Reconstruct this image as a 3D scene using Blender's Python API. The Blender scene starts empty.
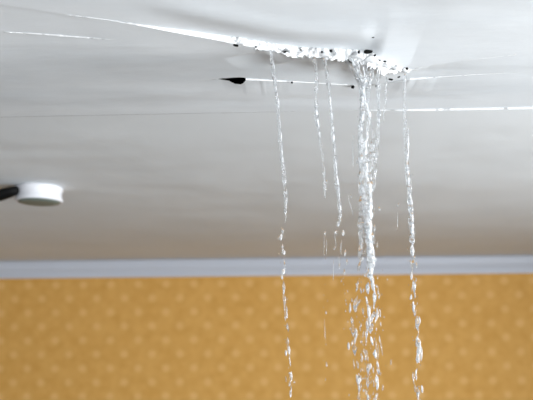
import bpy, bmesh, math, random
from mathutils import Vector, Matrix, noise
random.seed(7)
S = bpy.context.scene
COL = S.collection

# ------------------------------------------------------------------ camera
W, H, F = 533.0, 400.0, 700.0            # image frame and focal length in pixels
CAM = Vector((0.0, 0.0, 1.95)); ZC = 2.50  # camera height, ceiling height
PITCH, YAW, ROLL = math.radians(4.0), math.radians(2.06), math.radians(-0.41)
HORIZON = 340.0
PY = HORIZON - F * math.tan(PITCH)       # row of the principal point
R = Matrix.Rotation(YAW, 3, 'Z') @ Matrix.Rotation(math.pi / 2 + PITCH, 3, 'X') @ Matrix.Rotation(ROLL, 3, 'Z')
cd = bpy.data.cameras.new('camera'); cam = bpy.data.objects.new('camera', cd); COL.objects.link(cam)
cam.matrix_world = Matrix.Translation(CAM) @ R.to_4x4()
cd.sensor_width = 36; cd.lens = F / W * 36
cd.shift_y = (PY - H / 2) / W
cd.clip_start = 0.02
cd.dof.use_dof = True; cd.dof.focus_distance = 1.40; cd.dof.aperture_fstop = 3.6
S.camera = cam

def ray(u, v):
    return R @ Vector(((u - W / 2) / F, -(v - PY) / F, -1.0))
def on_z(u, v, z=ZC):
    d = ray(u, v); return CAM + d * ((z - CAM.z) / d.z)
def on_y(u, v, y):
    d = ray(u, v); return CAM + d * ((y - CAM.y) / d.y)

# ------------------------------------------------------------------ light and exposure
w = bpy.data.worlds.new('world'); S.world = w; w.use_nodes = True
w.node_tree.nodes['Background'].inputs[0].default_value = (0.75, 0.87, 1.0, 1)
w.node_tree.nodes['Background'].inputs[1].default_value = 1.0
def window_light(name, loc, rot, sx, sy, power, col):
    l = bpy.data.lights.new(name, 'AREA'); l.shape = 'RECTANGLE'; l.size = sx; l.size_y = sy
    l.energy = power; l.color = col
    o = bpy.data.objects.new(name, l); COL.objects.link(o); o.location = loc; o.rotation_euler = rot
    return o
# daylight through the window in the wall behind the camera and the one in the right wall
window_light('daylight_back', (1.3, -2.44, 1.45), (math.radians(90), 0, 0), 2.4, 1.5, 82, (0.91, 0.96, 1.0))
window_light('daylight_right', (2.74, 0.5, 1.55), (math.radians(90), 0, math.radians(90)), 1.9, 1.5, 202, (0.93, 0.97, 1.0))
S.view_settings.view_transform = 'Standard'; S.view_settings.look = 'None'
S.view_settings.gamma = 1.0; S.view_settings.use_curve_mapping = False
S.view_settings.exposure = 0.02

# ------------------------------------------------------------------ helpers
def mat(name, col, rough=0.6, spec=0.5):
    m = bpy.data.materials.new(name); m.use_nodes = True
    b = m.node_tree.nodes['Principled BSDF']
    b.inputs['Base Color'].default_value = (*col, 1); b.inputs['Roughness'].default_value = rough
    b.inputs['Specular IOR Level'].default_value = spec
    return m
def nd(m, t, **kw):
    n = m.node_tree.nodes.new(t)
    for k, v in kw.items():
        if hasattr(n, k): setattr(n, k, v)
    return n
def lk(m, a, b): m.node_tree.links.new(a, b)
def bsdf(m): return m.node_tree.nodes['Principled BSDF']
def mottle(m, c0, c1, scale, detail=5, bump=0.0, bscale=None, lo=0.35, hi=0.65, stretch=(1, 1, 1)):
    tc = nd(m, 'ShaderNodeTexCoord'); mp = nd(m, 'ShaderNodeMapping'); mp.inputs['Scale'].default_value = stretch
    lk(m, tc.outputs['Object'], mp.inputs[0])
    n = nd(m, 'ShaderNodeTexNoise'); n.inputs['Scale'].default_value = scale; n.inputs['Detail'].default_value = detail
    lk(m, mp.outputs[0], n.inputs['Vector'])
    r = nd(m, 'ShaderNodeValToRGB'); e = r.color_ramp.elements
    e[0].position, e[0].color = lo, (*c0, 1); e[1].position, e[1].color = hi, (*c1, 1)
    lk(m, n.outputs['Fac'], r.inputs[0]); lk(m, r.outputs[0], bsdf(m).inputs['Base Color'])
    if bump:
        n2 = nd(m, 'ShaderNodeTexNoise'); n2.inputs['Scale'].default_value = bscale or scale * 6; n2.inputs['Detail'].default_value = 6
        lk(m, mp.outputs[0], n2.inputs['Vector'])
        bp = nd(m, 'ShaderNodeBump'); bp.inputs['Strength'].default_value = bump; bp.inputs['Distance'].default_value = 0.004
        lk(m, n2.outputs['Fac'], bp.inputs['Height']); lk(m, bp.outputs[0], bsdf(m).inputs['Normal'])
    return m

def obj(name, verts, faces, m, parent=None, smooth=False):
    me = bpy.data.meshes.new(name); me.from_pydata([tuple(v) for v in verts], [], faces); me.update()
    if smooth:
        for p in me.polygons: p.use_smooth = True
    me.materials.append(m)
    o = bpy.data.objects.new(name, me); COL.objects.link(o)
    if parent: o.parent = parent
    return o
def bm_obj(name, bm, m, parent=None, smooth=False):
    me = bpy.data.meshes.new(name); bm.normal_update(); bm.to_mesh(me); bm.free()
    if smooth:
        for p in me.polygons: p.use_smooth = True
    me.materials.append(m)
    o = bpy.data.objects.new(name, me); COL.objects.link(o)
    if parent: o.parent = parent
    return o
def add_box(bm, x0, x1, y0, y1, z0, z1):
    vs = [bm.verts.new((x, y, z)) for z in (z0, z1) for y in (y0, y1) for x in (x0, x1)]
    for f in ((0, 2, 3, 1), (4, 5, 7, 6), (0, 1, 5, 4), (2, 6, 7, 3), (0, 4, 6, 2), (1, 3, 7, 5)):
        bm.faces.new([vs[i] for i in f])
def box(name, x0, x1, y0, y1, z0, z1, m, parent=None):
    bm = bmesh.new(); add_box(bm, x0, x1, y0, y1, z0, z1); return bm_obj(name, bm, m, parent)
def tag(o, label=None, cat=None, group=None, kind=None):
    for k, v in (('label', label), ('category', cat), ('group', group), ('kind', kind)):
        if v: o[k] = v
    return o
def empty(name, loc):
    o = bpy.data.objects.new(name, None); COL.objects.link(o); o.location = loc; o.empty_display_size = 0.05
    return o
def part_of(o, thing):                    # world-coordinate mesh becomes a part of a thing whose origin lies elsewhere
    o.parent = thing; o.matrix_parent_inverse = Matrix.Translation(-Vector(thing.location)); return o
def interp(xs, ys, x):
    if x <= xs[0]: return ys[0]
    if x >= xs[-1]: return ys[-1]
    for i in range(len(xs) - 1):
        if x <= xs[i + 1]:
            t = (x - xs[i]) / (xs[i + 1] - xs[i]); return ys[i] + (ys[i + 1] - ys[i]) * t
def sstep(a, b, x):
    t = min(1, max(0, (x - a) / (b - a))); return t * t * (3 - 2 * t)
def nz(x, y=0.0, z=0.0): return noise.noise(Vector((x, y, z)))

# ------------------------------------------------------------------ materials
M_ceil = mottle(mat('painted_ceiling', (.8, .8, .8), 0.65, 0.18), (.655, .685, .71), (.785, .81, .83), 3.0, 7, 0.15, 35, .3, .7, (0.6, 2.2, 1))
M_ceil2 = mottle(mat('painted_ceiling_unstained', (.8, .8, .8), 0.65, 0.18), (.715, .74, .755), (.75, .775, .79), 1.5, 5, 0.08, 30)
M_torn = mottle(mat('torn_plaster', (.9, .9, .9), 0.85, 0.2), (.34, .34, .34), (.84, .84, .84), 45, 5, 0.6, 110, .33, .46)
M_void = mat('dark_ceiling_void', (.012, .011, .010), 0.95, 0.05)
M_dirt_pit = mat('black_grime_and_pits', (.012, .012, .012), 0.9, 0.1)
M_trim = mat('pale_blue_white_gloss_paint', (.58, .61, .68), 0.45, 0.4)
M_white = mat('white_plastic', (.76, .76, .79), 0.4, 0.4)
M_green = mat('shaded_green_plastic', (.16, .20, .18), 0.5, 0.4)  # greenish base, with the shade of the underside put into its dark colour
M_black = mat('black_plastic', (.003, .003, .003), 0.6, 0.15)
M_side = mottle(mat('plain_wall_paint', (.7, .7, .7), 0.8, 0.2), (.42, .43, .45), (.47, .48, .50), 3)
M_floor = mottle(mat('dark_floor', (.5, .5, .5), 0.45), (.05, .045, .04), (.08, .07, .06), 5, 6, 0, None, .3, .7, (8, .6, 1))
M_frame = mat('white_window_frame', (.8, .8, .8), 0.4)

def wallpaper():
    m = mat('yellow_dotted_wallpaper', (.6, .36, .1), 0.75, 0.25)
    tc = nd(m, 'ShaderNodeTexCoord'); sp = nd(m, 'ShaderNodeSeparateXYZ'); lk(m, tc.outputs['Object'], sp.inputs[0])
    def mth(op, a, b=None):
        n = nd(m, 'ShaderNodeMath', operation=op)
        for i, v in enumerate((a, b)):
            if v is None: continue
            if isinstance(v, (int, float)): n.inputs[i].default_value = v
            else: lk(m, v, n.inputs[i])
        return n.outputs[0]
    # dots on a staggered grid: 0.19 m apart along a row, rows 0.095 m apart
    u = mth('DIVIDE', sp.outputs['X'], 0.19); v = mth('DIVIDE', mth('ADD', sp.outputs['Z'], 0.039), 0.19)
    def dots(off):
        fu = mth('SUBTRACT', mth('FRACT', mth('ADD', u, 20 + off)), 0.5); fv = mth('SUBTRACT', mth('FRACT', mth('ADD', v, 20 + off)), 0.5)
        r = mth('SQRT', mth('ADD', mth('MULTIPLY', fu, fu), mth('MULTIPLY', fv, fv)))
        s = nd(m, 'ShaderNodeMapRange', interpolation_type='SMOOTHSTEP')
        s.inputs['From Min'].default_value = 0.05; s.inputs['From Max'].default_value = 0.21
        s.inputs['To Min'].default_value = 1; s.inputs['To Max'].default_value = 0
        lk(m, r, s.inputs['Value']); return s.outputs['Result']
    d = mth('MAXIMUM', dots(0.0), dots(0.5))
    # fine woven dashes of the paper
    wv = nd(m, 'ShaderNodeTexNoise'); wv.inputs['Scale'].default_value = 14; wv.inputs['Detail'].default_value = 4
    lk(m, tc.outputs['Object'], wv.inputs['Vector'])
    r = nd(m, 'ShaderNodeValToRGB'); e = r.color_ramp.elements
    e[0].position, e[0].color = .3, (.635, .335, .078, 1); e[1].position, e[1].color = .7, (.70, .385, .105, 1)
    lk(m, wv.outputs['Fac'], r.inputs[0])
    mx = nd(m, 'ShaderNodeMix', data_type='RGBA')
    lk(m, mth('MULTIPLY', d, 0.42), mx.inputs['Factor']); lk(m, r.outputs[0], mx.inputs['A'])
    mx.inputs['B'].default_value = (.86, .55, .24, 1)
    lk(m, mx.outputs['Result'], bsdf(m).inputs['Base Color'])
    return m
M_paper = wallpaper()

def water_mat(name, white):
    m = bpy.data.materials.new(name); m.use_nodes = True; nt = m.node_tree; nt.nodes.clear()
    out = nt.nodes.new('ShaderNodeOutputMaterial')
    g = nt.nodes.new('ShaderNodeBsdfPrincipled')
    g.inputs['Base Color'].default_value = (.97, .985, 1, 1); g.inputs['Transmission Weight'].default_value = 1
    g.inputs['IOR'].default_value = 1.33; g.inputs['Roughness'].default_value = 0.04
    df = nt.nodes.new('ShaderNodeBsdfDiffuse'); df.inputs['Color'].default_value = (.93, .94, .95, 1)
    tr = nt.nodes.new('ShaderNodeBsdfTranslucent'); tr.inputs['Color'].default_value = (.93, .94, .95, 1)
    ad = nt.nodes.new('ShaderNodeMixShader'); ad.inputs[0].default_value = 0.35
    nt.links.new(df.outputs[0], ad.inputs[1]); nt.links.new(tr.outputs[0], ad.inputs[2])
    # white patches mixed in for air bubbles and for painted highlights
    tc = nt.nodes.new('ShaderNodeTexCoord'); n = nt.nodes.new('ShaderNodeTexNoise'); n.inputs['Scale'].default_value = 110; n.inputs['Detail'].default_value = 3
    nt.links.new(tc.outputs['Object'], n.inputs['Vector'])
    mr = nt.nodes.new('ShaderNodeMapRange'); mr.inputs['From Min'].default_value = .40; mr.inputs['From Max'].default_value = .66
    mr.inputs['To Min'].default_value = white * 0.25; mr.inputs['To Max'].default_value = min(1, white * 1.9)
    nt.links.new(n.outputs['Fac'], mr.inputs['Value'])
    mix = nt.nodes.new('ShaderNodeMixShader'); nt.links.new(mr.outputs['Result'], mix.inputs[0])
    nt.links.new(g.outputs[0], mix.inputs[1]); nt.links.new(ad.outputs[0], mix.inputs[2])
    nt.links.new(mix.outputs[0], out.inputs['Surface'])
    return m
M_water = water_mat('clear_falling_water', 0.15)
M_foam = water_mat('aerated_highlit_water', 0.44)

# ------------------------------------------------------------------ room shell
XL, XR, YB = -3.0, 2.8, -2.5
YW = on_z(266, 258).y + 0.055               # the papered wall
wall = box('wall_back', XL, XR, YW, YW + 0.12, 0, ZC + 0.32, M_paper); tag(wall, 'yellow ochre wallpapered wall with rows of pale dots', kind='structure')
tag(box('wall_left', XL - 0.12, XL, YB, YW, 0, ZC + 0.32, M_side), 'plain painted side wall on the left', kind='structure')
tag(box('floor', XL - .12, XR + .12, YB - .12, YW + .12, -0.1, 0, M_floor), 'dark floor', kind='structure')

def window_wall(name, label, horiz, c0, c1, a0, a1, b0, b1, z0, z1):
    # a wall slab spanning a0..a1, thickness c0..c1, with an opening b0..b1 x z0..z1
    bm = bmesh.new()
    def bx(p, q, za, zb):
        if horiz: add_box(bm, p, q, c0, c1, za, zb)
        else: add_box(bm, c0, c1, p, q, za, zb)
    bx(a0, b0, 0, ZC + .32); bx(b1, a1, 0, ZC + .32); bx(b0, b1, 0, z0); bx(b0, b1, z1, ZC + .32)
    return tag(bm_obj(name, bm, M_side), label, kind='structure')
window_wall('wall_rear', 'plain painted wall with a wide window behind the viewer', True, YB - .12, YB, XL - .12, XR + .12, 0.05, 2.55, 0.65, 2.25)
window_wall('wall_right', 'plain painted wall with a window on the right', False, XR, XR + .12, YB, YW + .12, -0.4, 1.6, 0.75, 2.35)
M_pane = bpy.data.materials.new('window_glass'); M_pane.use_nodes = True
bsdf(M_pane).inputs['Transmission Weight'].default_value = 1; bsdf(M_pane).inputs['Roughness'].default_value = 0.0; bsdf(M_pane).inputs['IOR'].default_value = 1.45
def window(name, label, horiz, c, b0, b1, z0, z1):
    bm = bmesh.new()
    def bx(p, q, za, zb, t=.03):
        if horiz: add_box(bm, p, q, c - t, c + t, za, zb)
        else: add_box(bm, c - t, c + t, p, q, za, zb)
    mid = (b0 + b1) / 2
    bx(b0, b0 + .05, z0, z1); bx(b1 - .05, b1, z0, z1); bx(b0 + .05, b1 - .05, z0, z0 + .05); bx(b0 + .05, b1 - .05, z1 - .05, z1); bx(mid - .03, mid + .03, z0 + .05, z1 - .05)
    f = tag(bm_obj(name, bm, M_frame), label, kind='structure')
    for p, q in ((b0 + .05, mid - .03), (mid + .03, b1 - .05)):
        if horiz: box('pane', p, q, c - .003, c + .003, z0 + .05, z1 - .05, M_pane, f)
        else: box('pane', c - .003, c + .003, p, q, z0 + .05, z1 - .05, M_pane, f)
window('window_1', 'white framed window behind the viewer', True, YB - .07, 0.05, 2.55, 0.65, 2.25)
window('window_2', 'white framed window in the right wall', False, XR + .07, -0.4, 1.6, 0.75, 2.35)

# crown moulding along the papered wall
prof = [(0, 0), (-.055, 0), (-.055, -.012), (-.048, -.018), (-.045, -.034), (-.036, -.056), (-.024, -.074), (-.018, -.086), (-.018, -.096), (-.012, -.100), (-.012, -.112), (0, -.112)]
vs = [(x, YW + a, ZC - .004 + b) for x in (XL, XR) for a, b in prof]; n = len(prof)
fs = [(i, (i + 1) % n, (i + 1) % n + n, i + n) for i in range(n)] + [tuple(range(n))[::-1], tuple(range(n, 2 * n))]
tag(obj('trim_1', vs, fs, M_trim), 'pale bluish white crown moulding between ceiling and yellow wall', kind='structure')

# ------------------------------------------------------------------ ceiling: slab over a dark void, sagging boards under it
ceiling = box('ceiling', XL - .12, XR + .12, YB - .12, YW + .12, ZC + .32, ZC + .40, M_void)
tag(ceiling, 'white sagging ceiling split by a long torn crack', kind='structure')

# long crack: upper outline (edge of the near board), lower outline (hanging lip of the board beyond)
CU = [(-260, -38), (-100, -13), (70, 14.5), (110, 19.5), (150, 26), (190, 33), (235, 40.5), (255, 44), (270, 46.5), (300, 50.5), (340, 52.5), (372, 53.5), (385, 58.5), (408, 67), (430, 63.5), (455, 60.5), (533, 53), (700, 40)]
CL = [0, 0, 0.1, .9, 1.8, 2.5, 3.2, 4.2, 5.0, 6, 7.5, 15, 14, 4.5, 1.6, .9, .3, 0]
def curve(up, th):
    xs, ys, ds = [], [], []
    for (u, v), t in zip(up, th):
        p = on_z(u, v); q = on_y(u, v + t, p.y + .003)
        xs.append(p.x); ys.append(p.y); ds.append(ZC - q.z)
    return xs, ys, ds
c1 = curve(CU, CL)
CU2 = [(-260, 87), (100, 83), (200, 81), (222, 78.5), (244, 78), (300, 81.5), (355, 85), (385, 83.5), (410, 78), (440, 76.5), (470, 74.5), (533, 72), (700, 66)]
CL2 = [0, 0, .1, .6, 2.2, .9, .7, .5, 2.4, 1.0, .7, .1, 0]
c2 = curve(CU2, CL2)
YJ = on_z(266, 112).y                      # straight board joint
def joint_drop(x): return -0.0012 + 0.0046 * sstep(.08, .34, x)
def hole(x):                               # depth of the dark slit, opening between x0 and x1 on the second crack
    x0, xm, x1 = on_z(219, 79).x, on_z(240, 79).x, on_z(245.5, 79).x
    if x <= x0 or x >= x1: return 0
    t = (x - x0) / (xm - x0) if x < xm else (x1 - x) / (x1 - xm)
    return 0.028 * min(1, t ** .6 * (1 + .5 * nz(x * 160, 3)) * (.45 + .55 * sstep(.35, .7, t if x < xm else 1)))

XS = [XL - .06 + i * .12 for i in range(int((-1.0 - XL) / .12) + 1)]
x = XS[-1] + .03
while x < -.62: XS.append(x); x += .03
while x < .72: XS.append(x); x += .0022
while x < XR + .06: XS.append(x); x += .06
XS.append(XR + .06)
XJ0, XJ1 = on_z(205, 38).x, on_z(250, 44).x
def jag(x, s): return s * (.22 + .78 * sstep(XJ0, XJ1, x)) * (.7 * nz(x * 42, 1.3) + .45 * nz(x * 120, 7.7) + .2 * nz(x * 330, 2.1))
def y1(x): return interp(c1[0], c1[1], x)
def y2(x): return interp(c2[0], c2[1], x)
def d1(x):
    d = interp(c1[0], c1[2], x); return max(0, d * (1 + jag(x, .75)))
def d2(x):
    d = interp(c2[0], c2[2], x); return d * (1 + jag(x, .4))
def wav(x, y): return .0045 * nz(x * 2.3, y * 3.1, 4) + .0030 * nz(x * 4 + y * 2, y * 11, 1) + .0009 * nz(x * 11 + y * 6, y * 30, 6)
WRINK = []                                 # creases of the soaked board: start, end, depth, width
for a, b, dep, wd in (((222, 58), (266, 48.5), .007, .009), ((262, 69), (308, 56), .009, .010), ((318, 71), (350, 65), .007, .008), ((322, 78), (352, 75), .006, .007)):
    p, q = on_z(*a), on_z(*b); WRINK.append((p.xy, q.xy, dep, wd))
def wrinkle(x, y):
    s = 0
    if -.6 < x < .6:
        P = Vector((x, y))
        for a, b, dep, wd in WRINK:
            ab = b - a; t = max(0, min(1, (P - a).dot(ab) / ab.length_squared))
            off = P - (a + ab * t); dist = off.length; sg = dist if off.y > 0 else -dist
            if -3 * wd < sg < 24 * wd:      # sharp step up, easing back down behind it
                s += dep * (sstep(-wd, wd, sg) - sstep(wd, 24 * wd, sg)) * math.sin(math.pi * min(.97, max(.03, t)))
    return s
def board(name, ya, yb, zf, rows, bias=1.0, m=None):
    vs, fs = [], []; n = len(XS)
    for j in range(rows + 1):
        t = (j / rows) ** bias
        for x in XS:
            a, b = ya(x), yb(x); y = a + (b - a) * t
            vs.append((x, y, zf(x, y, t)))
    for j in range(rows):
        for i in range(n - 1): fs.append((j * n + i, j * n + i + 1, (j + 1) * n + i + 1, (j + 1) * n + i)[::-1])
    return obj(name, vs, fs, m or M_ceil, ceiling, True)
# near board: rises slightly towards its broken edge, bulges on the right
xa, xb = on_z(190, 35).x, on_z(376, 40).x
def z_near(x, y, t):
    e = y1(x) - y
    fold = sstep(xa - .1, xa + .05, x) * (1 - sstep(xb - .035, xb + .012, x))
    rise = .005 * fold * (1 - sstep(0, .075, e)) - .0045 * fold * math.exp(-((e - .09) / .03) ** 2)
    bul = -.006 * sstep(xb - .01, xb + .02, x) * math.exp(-((x - xb - .05) / .12) ** 2) * math.exp(-(e / .10) ** 2)
    return ZC + rise + bul + wav(x, y) * sstep(0, .25, e)
board('ceiling_board', lambda x: YB - .06, lambda x: y1(x) + jag(x, .006) * min(1, d1(x) * 90), z_near, 70, .35)
# soaked board hanging from the long crack, rising towards the second crack
def z_mid(x, y, t):
    ds = interp(c1[0], c1[2], x); k = y - y1(x)
    lap = .0006 * (1 - min(1, d1(x) * 600)) * (1 - sstep(0, .004, k + .004))
    return ZC + lap - ds * (1 - t) ** 1.6 - (d1(x) - ds) * math.exp(-max(0, k - .003) / .008) + wav(x, y) * math.sin(math.pi * t) ** 2 * .8 + wrinkle(x, y) * min(1, t * 8) * (1 - t)
board('ceiling_board', lambda x: y1(x) - .004 * (1 - min(1, d1(x) * 600)) + .003 * min(1, d1(x) * 400) + .012 * min(1, d1(x) * 40) * max(0, nz(x * 90, 9)), lambda x: y2(x) - hole(x) * .15, z_mid, 60, 1.0)
def z_far1(x, y, t):
    k = y - y2(x)
    return ZC - d2(x) * (1 - sstep(0, .13, k)) + wav(x, y) * math.sin(math.pi * t) ** 2 * .8
board('ceiling_board', lambda x: y2(x) + .002 + hole(x), lambda x: YJ, z_far1, 40, 1.3)
board('ceiling_board', lambda x: YJ + .002 + .0025 * (1 - sstep(-.1, .2, x)), lambda x: YW + .03, lambda x, y, t: ZC - joint_drop(x) * (1 - sstep(0, .5, y - YJ)) + wav(x, y) * sstep(0, .3, y - YJ) * (1 - sstep(.8, 1, t)), 60, 1.4, M_ceil2)

# torn white faces of the cracks
def strip(name, top, bot, rows, rough, x0, x1, gapf=None, step=.0011):
    vs, fs = [], []; xs = []; x = x0
    while x < x1: xs.append(x); x += step
    n = len(xs)
    for j in range(rows + 1):
        t = j / rows
        for x in xs:
            a, b = Vector(top(x)), Vector(bot(x)); p = a.lerp(b, t); th = abs(a.z - b.z)
            k = math.sin(math.pi * t) * min(1, th / .008) * rough * (.2 + .8 * sstep(XJ0, XJ1, x))
            p.y -= k * (.5 + .9 * nz(x * 60, t * 1.6, 5) + .45 * nz(x * 190, t * 4, 8))
            p.z += k * .5 * nz(x * 150, t * 3, 11)
            vs.append(p)
    for j in range(rows):
        for i in range(n - 1):
            if gapf and (gapf(xs[i]) > 0 or gapf(xs[i + 1]) > 0): continue
            fs.append((j * n + i, j * n + i + 1, (j + 1) * n + i + 1, (j + 1) * n + i)[::-1])
    o = obj(name, vs, fs, M_torn, ceiling, False); return o
X0, X1 = on_z(66, 10).x, on_z(520, 50).x
strip('torn_edge', lambda x: (x, y1(x) + .002, ZC + .008 + .010 * min(1, d1(x) * 150)), lambda x: (x, y1(x) + .002, ZC - d1(x) - .0005), 12, .010, X0, X1)['label'] = 'bright white torn plaster along the long crack'
strip('torn_edge', lambda x: (x, y2(x) + .001, ZC + .003), lambda x: (x, y2(x) + .0015, ZC - d2(x) - .0003), 3, .001, on_z(170, 80).x, on_z(600, 70).x, hole)
strip('joint_edge', lambda x: (x, YJ + .001, ZC + .002), lambda x: (x, YJ + .0015, ZC - joint_drop(x) - .0003), 2, 0, -.9, .9, None, .004)

# curled shards of plaster along the widest part of the tear
rs = random.Random(3)
def shard(u, v, size, ang, curl):
    base = on_y(u, v, y1(on_z(u, v - 6).x) - .006)
    n = 6; vs, fs = [], []
    for i in range(n + 1):
        t = i / n; wd = size * (1 - .75 * t) * (.6 + .25 * rs.random())
        a = -math.pi / 2 + curl * t
        cx = math.cos(ang) * size * 1.2 * t; cz = -size * .55 * t * (1 + .2 * rs.random())
        for s in (-1, 0, 1):
            vs.append((base.x + cx + s * wd * .5 * abs(math.sin(ang)) + s * wd * .3, base.y - .004 * math.sin(curl * t) - .002 + .002 * s * s, base.z + cz + s * wd * .35 * math.cos(ang)))
    for i in range(n):
        for s in (0, 1): fs.append((3 * i + s, 3 * i + s + 1, 3 * i + s + 4, 3 * i + s + 3))
    o = obj('plaster_shard', vs, fs, M_torn, ceiling, True)
    md = o.modifiers.new('thick', 'SOLIDIFY'); md.thickness = .0012
for u, v, s, a, c in ((238, 43, .010, .3, 1.2), (262, 46, .012, -2.8, 1.5), (284, 50, .011, .2, 1.1), (306, 52, .016, -2.9, 1.6), (322, 54, .014, .1, 1.2), (340, 55, .018, -2.7, 1.8), (352, 54, .020, .3, 1.4), (366, 58, .022, -.2, 1.5), (378, 63, .020, -.3, 1.2), (390, 67, .018, -.2, 1.7), (401, 70, .012, .2, 1.1)):
    shard(u, v, s, a, c)

# black lumps for grime crumbs, and for the painted-in dark of small pits
bm = bmesh.new(); bmesh.ops.create_icosphere(bm, subdivisions=2, radius=1)
for v_ in bm.verts: v_.co *= 1 + .35 * nz(*(v_.co * 1.7))
speck_me = bpy.data.meshes.new('grime_pit_speck'); bm.to_mesh(speck_me); bm.free(); speck_me.materials.append(M_dirt_pit)
for u, v, sx, sz in ((236, 45.5, 3.2, 1.3), (233, 44, 1.5, 1.0), (256, 47, 1.2, .8), (285, 52, 1.8, 1.0), (301, 50, 1.0, .8), (322, 52, 1.4, 1.0), (331, 51, 1.6, 1.2), (359, 52, 1.3, 1.8), (369, 51, 5.4, 2.7), (374, 48.5, 2.2, .8), (375, 55.5, 1.5, 1.3), (380, 60, 1.1, .7), (385, 61.5, 1.9, .9), (396, 66, 1.0, .7), (407, 68.5, 1.3, 1.6), (399, 77, 1.6, .8), (391, 79.5, 2.6, 1.0), (371.5, 46, 1.3, .9), (373, 37, 1.8, 1.1)):
    X = on_z(u, v).x; p = on_y(u, v, y1(X) - .011) if v > 44 and not (u == 373) else on_z(u, v)
    o = bpy.data.objects.new('grime_pit_speck', speck_me); COL.objects.link(o); o.parent = ceiling
    k = p.y / F; o.location = p; o.scale = (sx * k, .002, sz * k); o.rotation_euler = (0, rs.uniform(-.4, .4), 0)
for u, v, r in ((292, 82.5, 1.2), (353, 87, 1.9), (377, 86, 1.6)):
    p = on_z(u, v, ZC - .004); o = bpy.data.objects.new('grime_pit_speck', speck_me); COL.objects.link(o); o.parent = ceiling
    k = p.y / F; o.location = p; o.scale = (r * k, r * k * 1.6, r * k * .8)

# hairline blister of paint left of the crack
def ridge(name, pts, wd, dep):
    vs, fs = [], []; P = []
    for (u, v), (u2, v2) in zip(pts, pts[1:]):
        for i in range(20):
            t = i / 20; P.append(on_z(u + (u2 - u) * t, v + (v2 - v) * t))
    for i, p in enumerate(P):
        e = math.sin(math.pi * i / (len(P) - 1)) ** .5 * (.45 + .9 * abs(nz(i * .13, 5)))
        z = ZC + wav(p.x, p.y) * sstep(0, .25, abs(y1(p.x) - p.y))
        vs += [(p.x, p.y - wd * e, z + .002), (p.x, p.y, z - dep * e), (p.x, p.y + wd * 2 * e, z + .002)]
    for i in range(len(P) - 1):
        for s in (0, 1): fs.append((3 * i + s, 3 * i + s + 1, 3 * i + 4 + s, 3 * i + 3 + s))
    return obj(name, vs, fs, M_torn, ceiling, True)
ridge('paint_blister', [(4, 32.5), (30, 34), (70, 37), (125, 40.5)], .003, .0013)

# ------------------------------------------------------------------ round white ceiling fitting and the black arm beside it
c = on_z(39.5, 182.5); rad = 47 / 2 * c.y / F * 1.035
base = Vector((c.x - rad * .0 + (c.x - CAM.x) * rad / c.y, c.y + rad, ZC))
det = empty('ceiling_detector', base); tag(det, 'round white spool-shaped ceiling fitting with green-grey underside, its shade painted in', 'ceiling fitting')
def lathe(name, prof, m, parent, seg=64):
    vs, fs = [], []; n = len(prof)
    for i in range(seg):
        a = 2 * math.pi * i / seg
        for r, z in prof: vs.append((r * math.cos(a), r * math.sin(a), z))
    for i in range(seg):
        for j in range(n - 1):
            fs.append((i * n + j, i * n + j + 1, ((i + 1) % seg) * n + j + 1, ((i + 1) % seg) * n + j))
    return obj(name, vs, fs, m, parent, True)
hh = .052
lathe('body', [(0, .001), (rad * .97, .001), (rad, -.003), (rad, -.010), (rad * .965, -.016), (rad * .95, -.026), (rad * .965, -.036), (rad, -.042), (rad, -hh + .004), (rad * .97, -hh), (rad * .90, -hh), (rad * .90, -hh + .006), (0, -hh + .006)], M_white, det)
lathe('bottom_cap', [(0, -hh - .004), (rad * .7, -hh - .004), (rad * .88, -hh - .001), (rad * .895, -hh + .005), (0, -hh + .005)], M_green, det)
arm_pts = [((18.8, 190.5), 2.0), ((17, 190.5), 4.2), ((11, 192), 5.4), ((4, 194), 6.0), ((-6, 196.5), 6.2), ((-30, 200), 6.0), ((-60, 204), 6.0)]
vs, fs = [], []; seg = 14
for (u, v), r in arm_pts:
    p = on_y(u, v, base.y - rad * .75); k = p.y / F * r
    for i in range(seg):
        a = 2 * math.pi * i / seg; vs.append((p.x, p.y + 1.3 * k * math.cos(a), p.z + k * math.sin(a)))
for j in range(len(arm_pts) - 1):
    for i in range(seg): fs.append((j * seg + i, j * seg + (i + 1) % seg, (j + 1) * seg + (i + 1) % seg, (j + 1) * seg + i))
fs += [tuple(range(seg))[::-1], tuple(range((len(arm_pts) - 1) * seg, len(arm_pts) * seg))]
pe = on_y(-55, 203, base.y - rad * .75)
arm = empty('bracket_arm', (pe.x, pe.y, ZC)); tag(arm, 'black tapered arm reaching in from the left edge beside white ceiling fitting', 'bracket')
part_of(obj('arm', vs, fs, M_black, None, True), arm)
lathe('mount', [(0, .001), (.035, .001), (.035, -.008), (.014, -.014), (.012, pe.z - ZC), (0, pe.z - ZC)], M_black, arm, 24)

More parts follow.
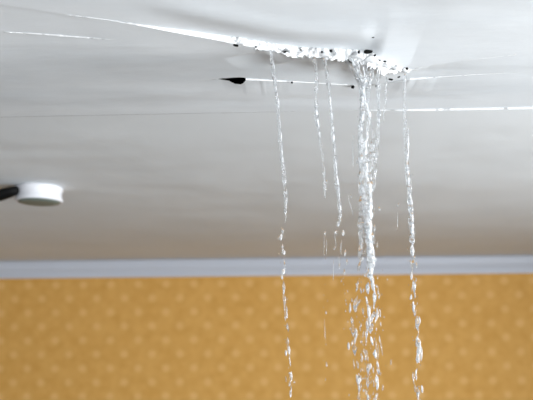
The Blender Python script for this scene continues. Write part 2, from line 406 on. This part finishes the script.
# ------------------------------------------------------------------ falling water
rw = random.Random(11)
def path_at(pts, v):
    vs_ = [p[1] for p in pts]
    return interp(vs_, [p[0] for p in pts], v), interp(vs_, [p[2] for p in pts], v)
def strand(name, pts, y, m, thing, seed, wob=.6, bead=.45, flat=1.0, sides=10, dv=.9):
    """one rope of water: pts = (u, v, radius in px) going down"""
    vs, fs = [], []; v0, v1 = pts[0][1], pts[-1][1]; n = int((v1 - v0) / dv) + 1
    for j in range(n + 1):
        v = v0 + (v1 - v0) * j / n; u, r = path_at(pts, v)
        u += wob * (nz(v * .045, seed) * 1.4 + .6 * nz(v * .15, seed + 3))
        r *= max(.25, 1 + bead * 1.6 * nz(v * .11, seed + 7) + .55 * bead * nz(v * .3, seed + 9))
        r *= min(1, .25 + (v1 - v) / 5, .5 + (v - v0) / 4)
        p = on_y(u, v, y); k = p.y / F * r
        for i in range(sides):
            a = 2 * math.pi * i / sides
            q = 1 + .30 * nz(math.cos(a) * 1.3 + seed, math.sin(a) * 1.3, v * .16)
            vs.append((p.x + k * q * math.cos(a), p.y + k * q * math.sin(a) * flat + .002 * nz(v * .06, seed + 20), p.z))
    for j in range(n):
        for i in range(sides): fs.append((j * sides + i, (j + 1) * sides + i, (j + 1) * sides + (i + 1) % sides, j * sides + (i + 1) % sides))
    fs += [tuple(range(sides)), tuple(range(n * sides, (n + 1) * sides))[::-1]]
    return part_of(obj(name, vs, fs, m, None, True), thing)
def broken(pts, y, m, thing, seed, wob, bead, run=(7, 22), gap=(1, 7)):
    """a thread of water that has torn into short lengths"""
    v, end = pts[0][1], pts[-1][1]
    while v < end - 4:
        e = min(end, v + rw.uniform(*run)); du = rw.gauss(0, .7)
        seq = []
        for i in range(5):
            q = v + (e - v) * i / 4; u, rr = path_at(pts, q); u += du + wob * 1.6 * nz(q * .05, seed)
            seq.append((u, q, rr * (.35, 1, 1.1, .9, .35)[i]))
        strand('jet', seq, y + rw.uniform(-.006, .006), m if rw.random() < .7 else M_foam, thing, seed + v, .4, bead)
        v = e + rw.uniform(*gap)
drop_me = {}
for key, m in (('c', M_water), ('w', M_foam)):
    L = []
    for k in range(4):
        bm = bmesh.new(); bmesh.ops.create_icosphere(bm, subdivisions=2, radius=1)
        for v_ in bm.verts:
            co = v_.co; z = co.z; v_.co *= 1 + .30 * nz(co.x * 1.5 + 9 * k, co.y * 1.5, co.z * 2)
            tp = 1 - .40 * max(0, z) ** 2 if k % 2 else 1 - .25 * abs(z)
            v_.co.x *= tp; v_.co.y *= tp
        me = bpy.data.meshes.new('droplet'); bm.to_mesh(me); bm.free(); me.materials.append(m)
        for p in me.polygons: p.use_smooth = True
        L.append(me)
    drop_me[key] = L
def droplet(u, v, rx, rz, y, thing, key='c', tilt=None):
    o = bpy.data.objects.new('droplet', rw.choice(drop_me[key])); COL.objects.link(o); o.parent = thing
    p = on_y(u, v, y + rw.uniform(-.012, .012)); k = p.y / F
    o.location = p - Vector(thing.location); o.scale = (rx * k * .95, rx * k * .95, rz * k * 1.2)
    o.rotation_euler = (0, rw.uniform(-.25, .25) if tilt is None else tilt, rw.uniform(0, 6))
def scatter(pts, n, v0, v1, spread, y, thing, wf=.4, r=(.45, 1.1), el=(1.2, 3.4)):
    for _ in range(n):
        v = rw.uniform(v0, v1); u, _r = path_at(pts, v)
        rx = rw.uniform(*r)
        droplet(u + rw.gauss(0, spread), v, rx, rx * rw.uniform(*el), y, thing, 'w' if rw.random() < wf else 'c')
def spray(pts, n, v0, v1, spread, y, thing, m, r=(.25, .55)):
    """fine beads too small to pick out singly, one mesh; also the fall below the frame"""
    bm = bmesh.new()
    for _ in range(n):
        v = rw.uniform(v0, v1); u, _r = path_at(pts, v); p = on_y(u + rw.gauss(0, spread), v, y + rw.uniform(-.012, .012)); k = p.y / F * rw.uniform(*r)
        mt = Matrix.Translation(p) @ Matrix.Diagonal((k, k, k * rw.uniform(1, 3.5), 1))
        bmesh.ops.create_icosphere(bm, subdivisions=1, radius=1, matrix=mt)
    o = part_of(bm_obj('spray', bm, m, None, True), thing); o['kind'] = 'stuff'; return o
def stream(u, v, label):
    X = on_z(u, v - 6).x; y = y1(X) + .001; p = on_y(u, v, y)
    t = empty('water_stream', (p.x, y, 0.0)); tag(t, label, 'water', 'streams of water falling from the torn ceiling')
    return t, y

# leftmost thin stream
t, y = stream(270, 50, 'thin stream of water falling leftmost, just right of the black slit in the ceiling')
P1 = [(270.5, 50, 1.6), (274, 75, 1.7), (277, 100, 1.5), (279, 125, 1.5), (281, 150, 1.6), (284, 175, 2.0), (286, 200, 1.8), (285.5, 216, 1.1)]
strand('jet', P1, y, M_water, t, 1.1, .5, .18)
strand('jet', [(271.5, 52, .4), (275.5, 80, .5), (280, 120, .4), (282, 150, .6), (283, 182, .9)], y - .003, M_foam, t, 2.7, .6, .5)
P1b = [(283, 216, 1), (282, 240, 1), (284, 275, 1), (287, 310, 1), (288, 350, 1), (291, 400, 1), (296, 900, 1)]
for u, v, rx, rz in ((282, 230, .9, 2.2), (281, 237, 1.4, 3.0), (278.5, 238, .7, 1.6), (284, 252.5, 1.5, 2.2), (282.5, 251, .8, 2.5), (283.5, 271.5, 1.7, 2.6), (282, 277, 1.3, 2.2), (285, 300, .9, 4.2), (286.5, 315, 1.1, 3.0), (287, 326, 1.0, 2.2), (289, 350, 1.5, 3.8), (286, 353, 1.2, 2.4), (291.5, 376, 1.2, 3.6), (290, 383, 1.0, 3.0), (286, 379, .8, 2.4), (290.5, 394, 1.2, 3.0)):
    droplet(u, v, rx, rz, y, t, 'w' if rx > 1.15 else 'c')
strand('jet', [(283, 282, .5), (283.5, 292, .7), (285, 312, .6), (285.5, 322, .4)], y, M_water, t, 6.1, .4, .5)
broken([(284.5, 214, .5), (282.5, 235, .7), (283, 262, .6), (284.5, 290, .8), (287, 320, .7), (288.5, 350, .9), (290.5, 380, .8), (292, 410, .7)], y + .004, M_water, t, 14.2, .9, .6, (6, 16), (4, 12))
spray(P1b, 40, 222, 400, 1.4, y, t, M_water)
spray(P1b, 60, 400, 1250, 2.0, y, t, M_water, (.5, 1.1))

# second stream, short and broken
t, y = stream(316, 60, 'broken thin stream of water, second from the left, ending halfway down')
P2 = [(314.5, 58, 2.0), (316.5, 80, 1.9), (316, 100, 1.7), (316.5, 118, 1.6), (319, 135, 1.3), (322, 155, 1.2), (324, 175, 1.2), (325, 198, .7)]
strand('jet', P2, y, M_water, t, 3.3, .7, .5)
strand('jet', [(315.5, 100, .8), (317, 120, 1.1), (320, 140, .7)], y - .003, M_foam, t, 4.4, .5, .5)
for u, v, rx, rz in ((326.5, 182, 1.1, 1.6), (325, 233, 1.0, 1.8), (326, 312.5, .9, 1.4), (326.5, 364, .8, 2.4), (324, 245, .5, 8), (326.5, 247, .5, 7), (325, 330, .35, 9)):
    droplet(u, v, rx, rz, y, t, 'c')
P2b = [(325, 195, 1), (325, 400, 1), (328, 900, 1)]
spray(P2b, 10, 235, 400, 1.2, y, t, M_water); spray(P2b, 30, 400, 1250, 2, y, t, M_water, (.5, 1))

# third stream
t, y = stream(325, 60, 'slim stream of water, third from the left, slanting close beside the broad jet')
P3 = [(323.5, 58, 1.9), (327, 75, 1.8), (330, 95, 1.5), (332, 120, 1.4), (334.5, 150, 1.5), (336.5, 180, 1.8), (339.5, 200, 2.0), (340, 216, 1.5), (338, 226, 1.0)]
strand('jet', P3, y, M_water, t, 5.5, .5, .35)
strand('jet', [(329, 90, .6), (332.5, 125, .7), (335, 160, .8), (338, 190, .9), (340.5, 212, .7)], y - .003, M_foam, t, 8.5, .5, .5)
for u, v, rx, rz in ((338, 224, 1.6, 2.4), (336, 232, 1.1, 2.0), (343, 233, 1.5, 2.6), (334.5, 248, 1.1, 1.8), (341, 246, .7, 5), (335, 238, .5, 8), (333.5, 270, .4, 9), (345, 253, 1.2, 3.2), (347, 262, 1.0, 2.6), (339, 262, .5, 6), (344.5, 272, .8, 2.8)):
    droplet(u, v, rx, rz, y, t, 'w' if rx > 1.4 else 'c')
P3b = [(336, 220, 1), (341, 260, 1), (346, 300, 1), (350, 400, 1), (356, 900, 1)]
spray(P3b, 26, 222, 330, 2, y, t, M_water); spray(P3b, 30, 400, 1250, 2, y, t, M_water, (.5, 1))

# broad main jet: several strands pouring over the lip and braiding together
t, y = stream(362, 72, 'broad white braided jet of water pouring from the widest part of the tear')
for k, (pts, m, wob) in enumerate((
    ([(344, 58, 1.6), (350, 66, 2.0), (357, 76, 2.2), (361.5, 88, 2.4), (363.5, 100, 2.6), (362, 118, 2.6), (361, 140, 2.2), (361, 170, 2.2), (361.5, 205, 2.6), (361, 235, 2.4), (360, 262, 1.6)], M_water, .9),
    ([(356, 60, 1.8), (360, 74, 2.2), (364, 90, 2.2), (364, 106, 2.4), (360.5, 125, 1.8), (361, 160, 1.9), (364, 190, 2.4), (367, 215, 3.0), (369, 240, 3.4), (371, 262, 3.0), (372, 282, 2.0)], M_foam, .9),
    ([(368, 62, 1.8), (368.5, 78, 1.8), (366, 92, 1.7), (367, 108, 1.6), (371, 122, 2.2), (373.5, 138, 2.0), (371, 160, 2.3), (369.5, 185, 2.6), (370, 210, 2.6), (371, 240, 2.6), (373, 268, 2.0)], M_water, 1.1),
    ([(350, 58, 1.2), (357, 70, 1.5), (362.5, 84, 1.6), (365, 98, 1.6), (369, 115, 1.5), (367, 135, 1.4), (365, 155, 2.0), (367, 180, 2.0), (371, 205, 1.8), (368.5, 235, 2.2), (370, 258, 1.4)], M_foam, 1.2),
    ([(378, 68, 1.2), (377, 84, 1.3), (379, 100, 1.2), (378.5, 118, 1.4), (377.5, 140, 1.5), (376, 165, 1.5), (374, 190, 1.2)], M_water, .9),
    ([(362, 62, 1.1), (365, 80, 1.2), (362, 96, 1.4), (362.5, 112, 1.6), (362, 124, 1.0)], M_foam, .8))):
    strand('jet', pts, y + (.006, -.006, .004, -.010, .0, -.012)[k], m, t, 20 + 3.7 * k, wob, .5)
for k, pts in enumerate((
    [(352, 57, 1.3), (357, 70, 1.6), (360, 84, 1.5), (362, 104, 1.2)],
    [(362, 58, 1.4), (366, 72, 1.6), (367.5, 88, 1.5), (366, 108, 1.2)],
    [(373, 62, 1.5), (371.5, 76, 1.6), (369, 90, 1.4), (368, 110, 1.2)],
    [(381, 70, 1.3), (379.5, 84, 1.2), (378.5, 104, 1.0), (378, 130, .8)],
    [(388, 74, .9), (386, 88, .9), (384, 106, .7), (383, 122, .5)],
    [(371, 262, 1.8), (373, 285, 2.0), (374.5, 310, 1.8), (372, 335, 1.7), (375, 360, 1.6), (377, 385, 1.5), (376, 412, 1.3)],
    [(361, 258, 1.4), (358, 285, 1.3), (354, 310, 1.5), (353, 338, 1.5), (356, 365, 1.2), (358, 390, 1.3), (360, 412, 1.2)],
    [(367, 268, 1.2), (366, 300, 1.2), (368, 325, 1.5), (365, 350, 1.2), (369, 375, 1.2), (368, 412, 1.2)])):
    (strand if k < 5 else lambda nm, *a: broken(*a))('jet', pts, y + (-.008, .002, -.006, .004, .006, .0, .006, -.006)[k], M_water, t, 60 + 2.9 * k, 1.0 if k < 5 else 2.2, .45 if k < 5 else .75)
PM = [(363, 90, 1), (366, 130, 1), (367, 180, 1), (367, 230, 1), (369, 280, 1), (371, 320, 1), (367, 350, 1), (366, 400, 1), (370, 900, 1)]
scatter(PM, 60, 110, 270, 4.6, y, t, .6, (.5, 1.4), (1.1, 2.4))
for u, v, rx, rz in ((353, 153, .8, 12), (350.5, 205, .7, 9), (353.5, 136, .8, 1.5), (351, 196, .8, 1.6), (371, 274, 1.8, 5), (373, 286, 2.0, 5), (374.5, 296, 1.6, 5), (368.5, 288, 1.2, 4), (369.5, 320, 1.6, 5), (367, 325, 1.4, 4), (377, 315, 1.4, 5), (372, 318, 1.2, 3.5), (380, 313, 1.0, 4), (350, 308, 1.3, 4.2), (351.5, 320, 1.0, 3), (356, 333, 1.5, 4.5), (355, 340, 1.3, 3.2), (348.5, 346, 1.4, 3.2), (352, 343, 1.0, 2.6), (361, 325, .9, 2.2), (366, 340, .9, 2.6), (375, 353, 1.5, 3.0), (376, 346, .8, 5), (381, 345, .7, 9), (378, 352, .7, 7), (370.5, 366, 1.2, 2.6), (362, 358, .9, 3.6), (365.5, 356, .8, 3.4), (357.5, 380, 1.4, 5), (359, 387, 1.1, 3), (376.5, 379, 1.5, 3.4), (377.5, 386, 1.3, 3.6), (374, 384, .9, 2.6), (368, 397, 1.2, 2.6), (376, 397, 1.1, 2.6), (352, 300, .8, 2), (358, 303, .8, 2.6), (361, 290, .8, 3.2), (357, 285, .7, 2.4), (363, 310, .8, 2), (391, 362, .7, 2.4), (354, 364, .8, 4)):
    droplet(u, v, rx, rz, y, t, 'w' if rx > 1.05 else 'c')
scatter(PM, 80, 272, 400, 7.5, y, t, .3, (.4, .8), (1.5, 4))
spray(PM, 160, 100, 275, 4.5, y, t, M_foam); spray(PM, 110, 270, 400, 8, y, t, M_water, (.25, .5)); spray(PM, 200, 400, 1250, 9, y, t, M_foam, (.5, 1.4))

# right-hand stream
t, y = stream(405, 78, 'rightmost stream of water falling from the tip of the tear')
P5 = [(405.5, 74, 1.3), (404.5, 92, 1.4), (404, 110, 1.5), (405, 130, 1.7), (406.5, 150, 1.8), (407.5, 170, 2.2), (409, 190, 2.4), (411, 215, 2.6), (412.5, 235, 2.4), (412.5, 246, 1.4)]
strand('jet', P5, y, M_water, t, 41, .7, .45)
strand('jet', [(408, 128, .7), (408.5, 145, .9), (406.5, 162, 1.3), (408.5, 185, 1.3), (411.5, 210, 1.5), (412, 232, 1.5), (414, 243, .8)], y - .004, M_foam, t, 44, .8, .5)
for u, v, rx, rz in ((411, 252, 1.2, 3), (414.5, 258, 1.1, 2.6), (416.5, 265, 1.0, 2.8), (410.5, 262, .9, 2), (411.5, 276, 1.4, 3.4), (413, 284, 1.0, 2.6), (416, 280, .7, 2), (411, 297, 1.2, 2.4), (415, 295, .7, 2.8), (413.5, 308, 1.3, 3.4), (415, 313, 1.0, 3), (419.5, 320, 1.2, 3), (416.5, 323, .8, 2.4), (419, 350, 2.4, 5), (418, 358, 2.0, 4), (421.5, 354, 1.2, 6), (416.5, 344, 1.2, 2.6), (413.5, 378, 1.1, 5), (415, 388, 1.0, 3.4), (422, 389, 1.3, 3.2), (419, 393, 1.0, 2.6), (418, 335, .6, 5), (398, 205, .8, 1.6), (397.5, 220, .4, 8)):
    droplet(u, v, rx, rz, y, t, 'w' if rx > 1.15 else 'c')
broken([(412.5, 244, 1.3), (413, 262, 1.4), (413, 280, 1.5), (414, 300, 1.3), (416.5, 322, 1.4), (418.5, 348, 1.7), (416.5, 372, 1.2), (418, 410, 1.3)], y + .003, M_water, t, 47, 1.3, .75)
P5b = [(410, 245, 1), (413, 280, 1), (417, 330, 1), (418, 360, 1), (418, 400, 1), (424, 900, 1)]
spray(P5, 30, 120, 245, 2, y, t, M_water); spray(P5b, 50, 246, 400, 2, y, t, M_water); spray(P5b, 70, 400, 1250, 3, y, t, M_water, (.5, 1.1))
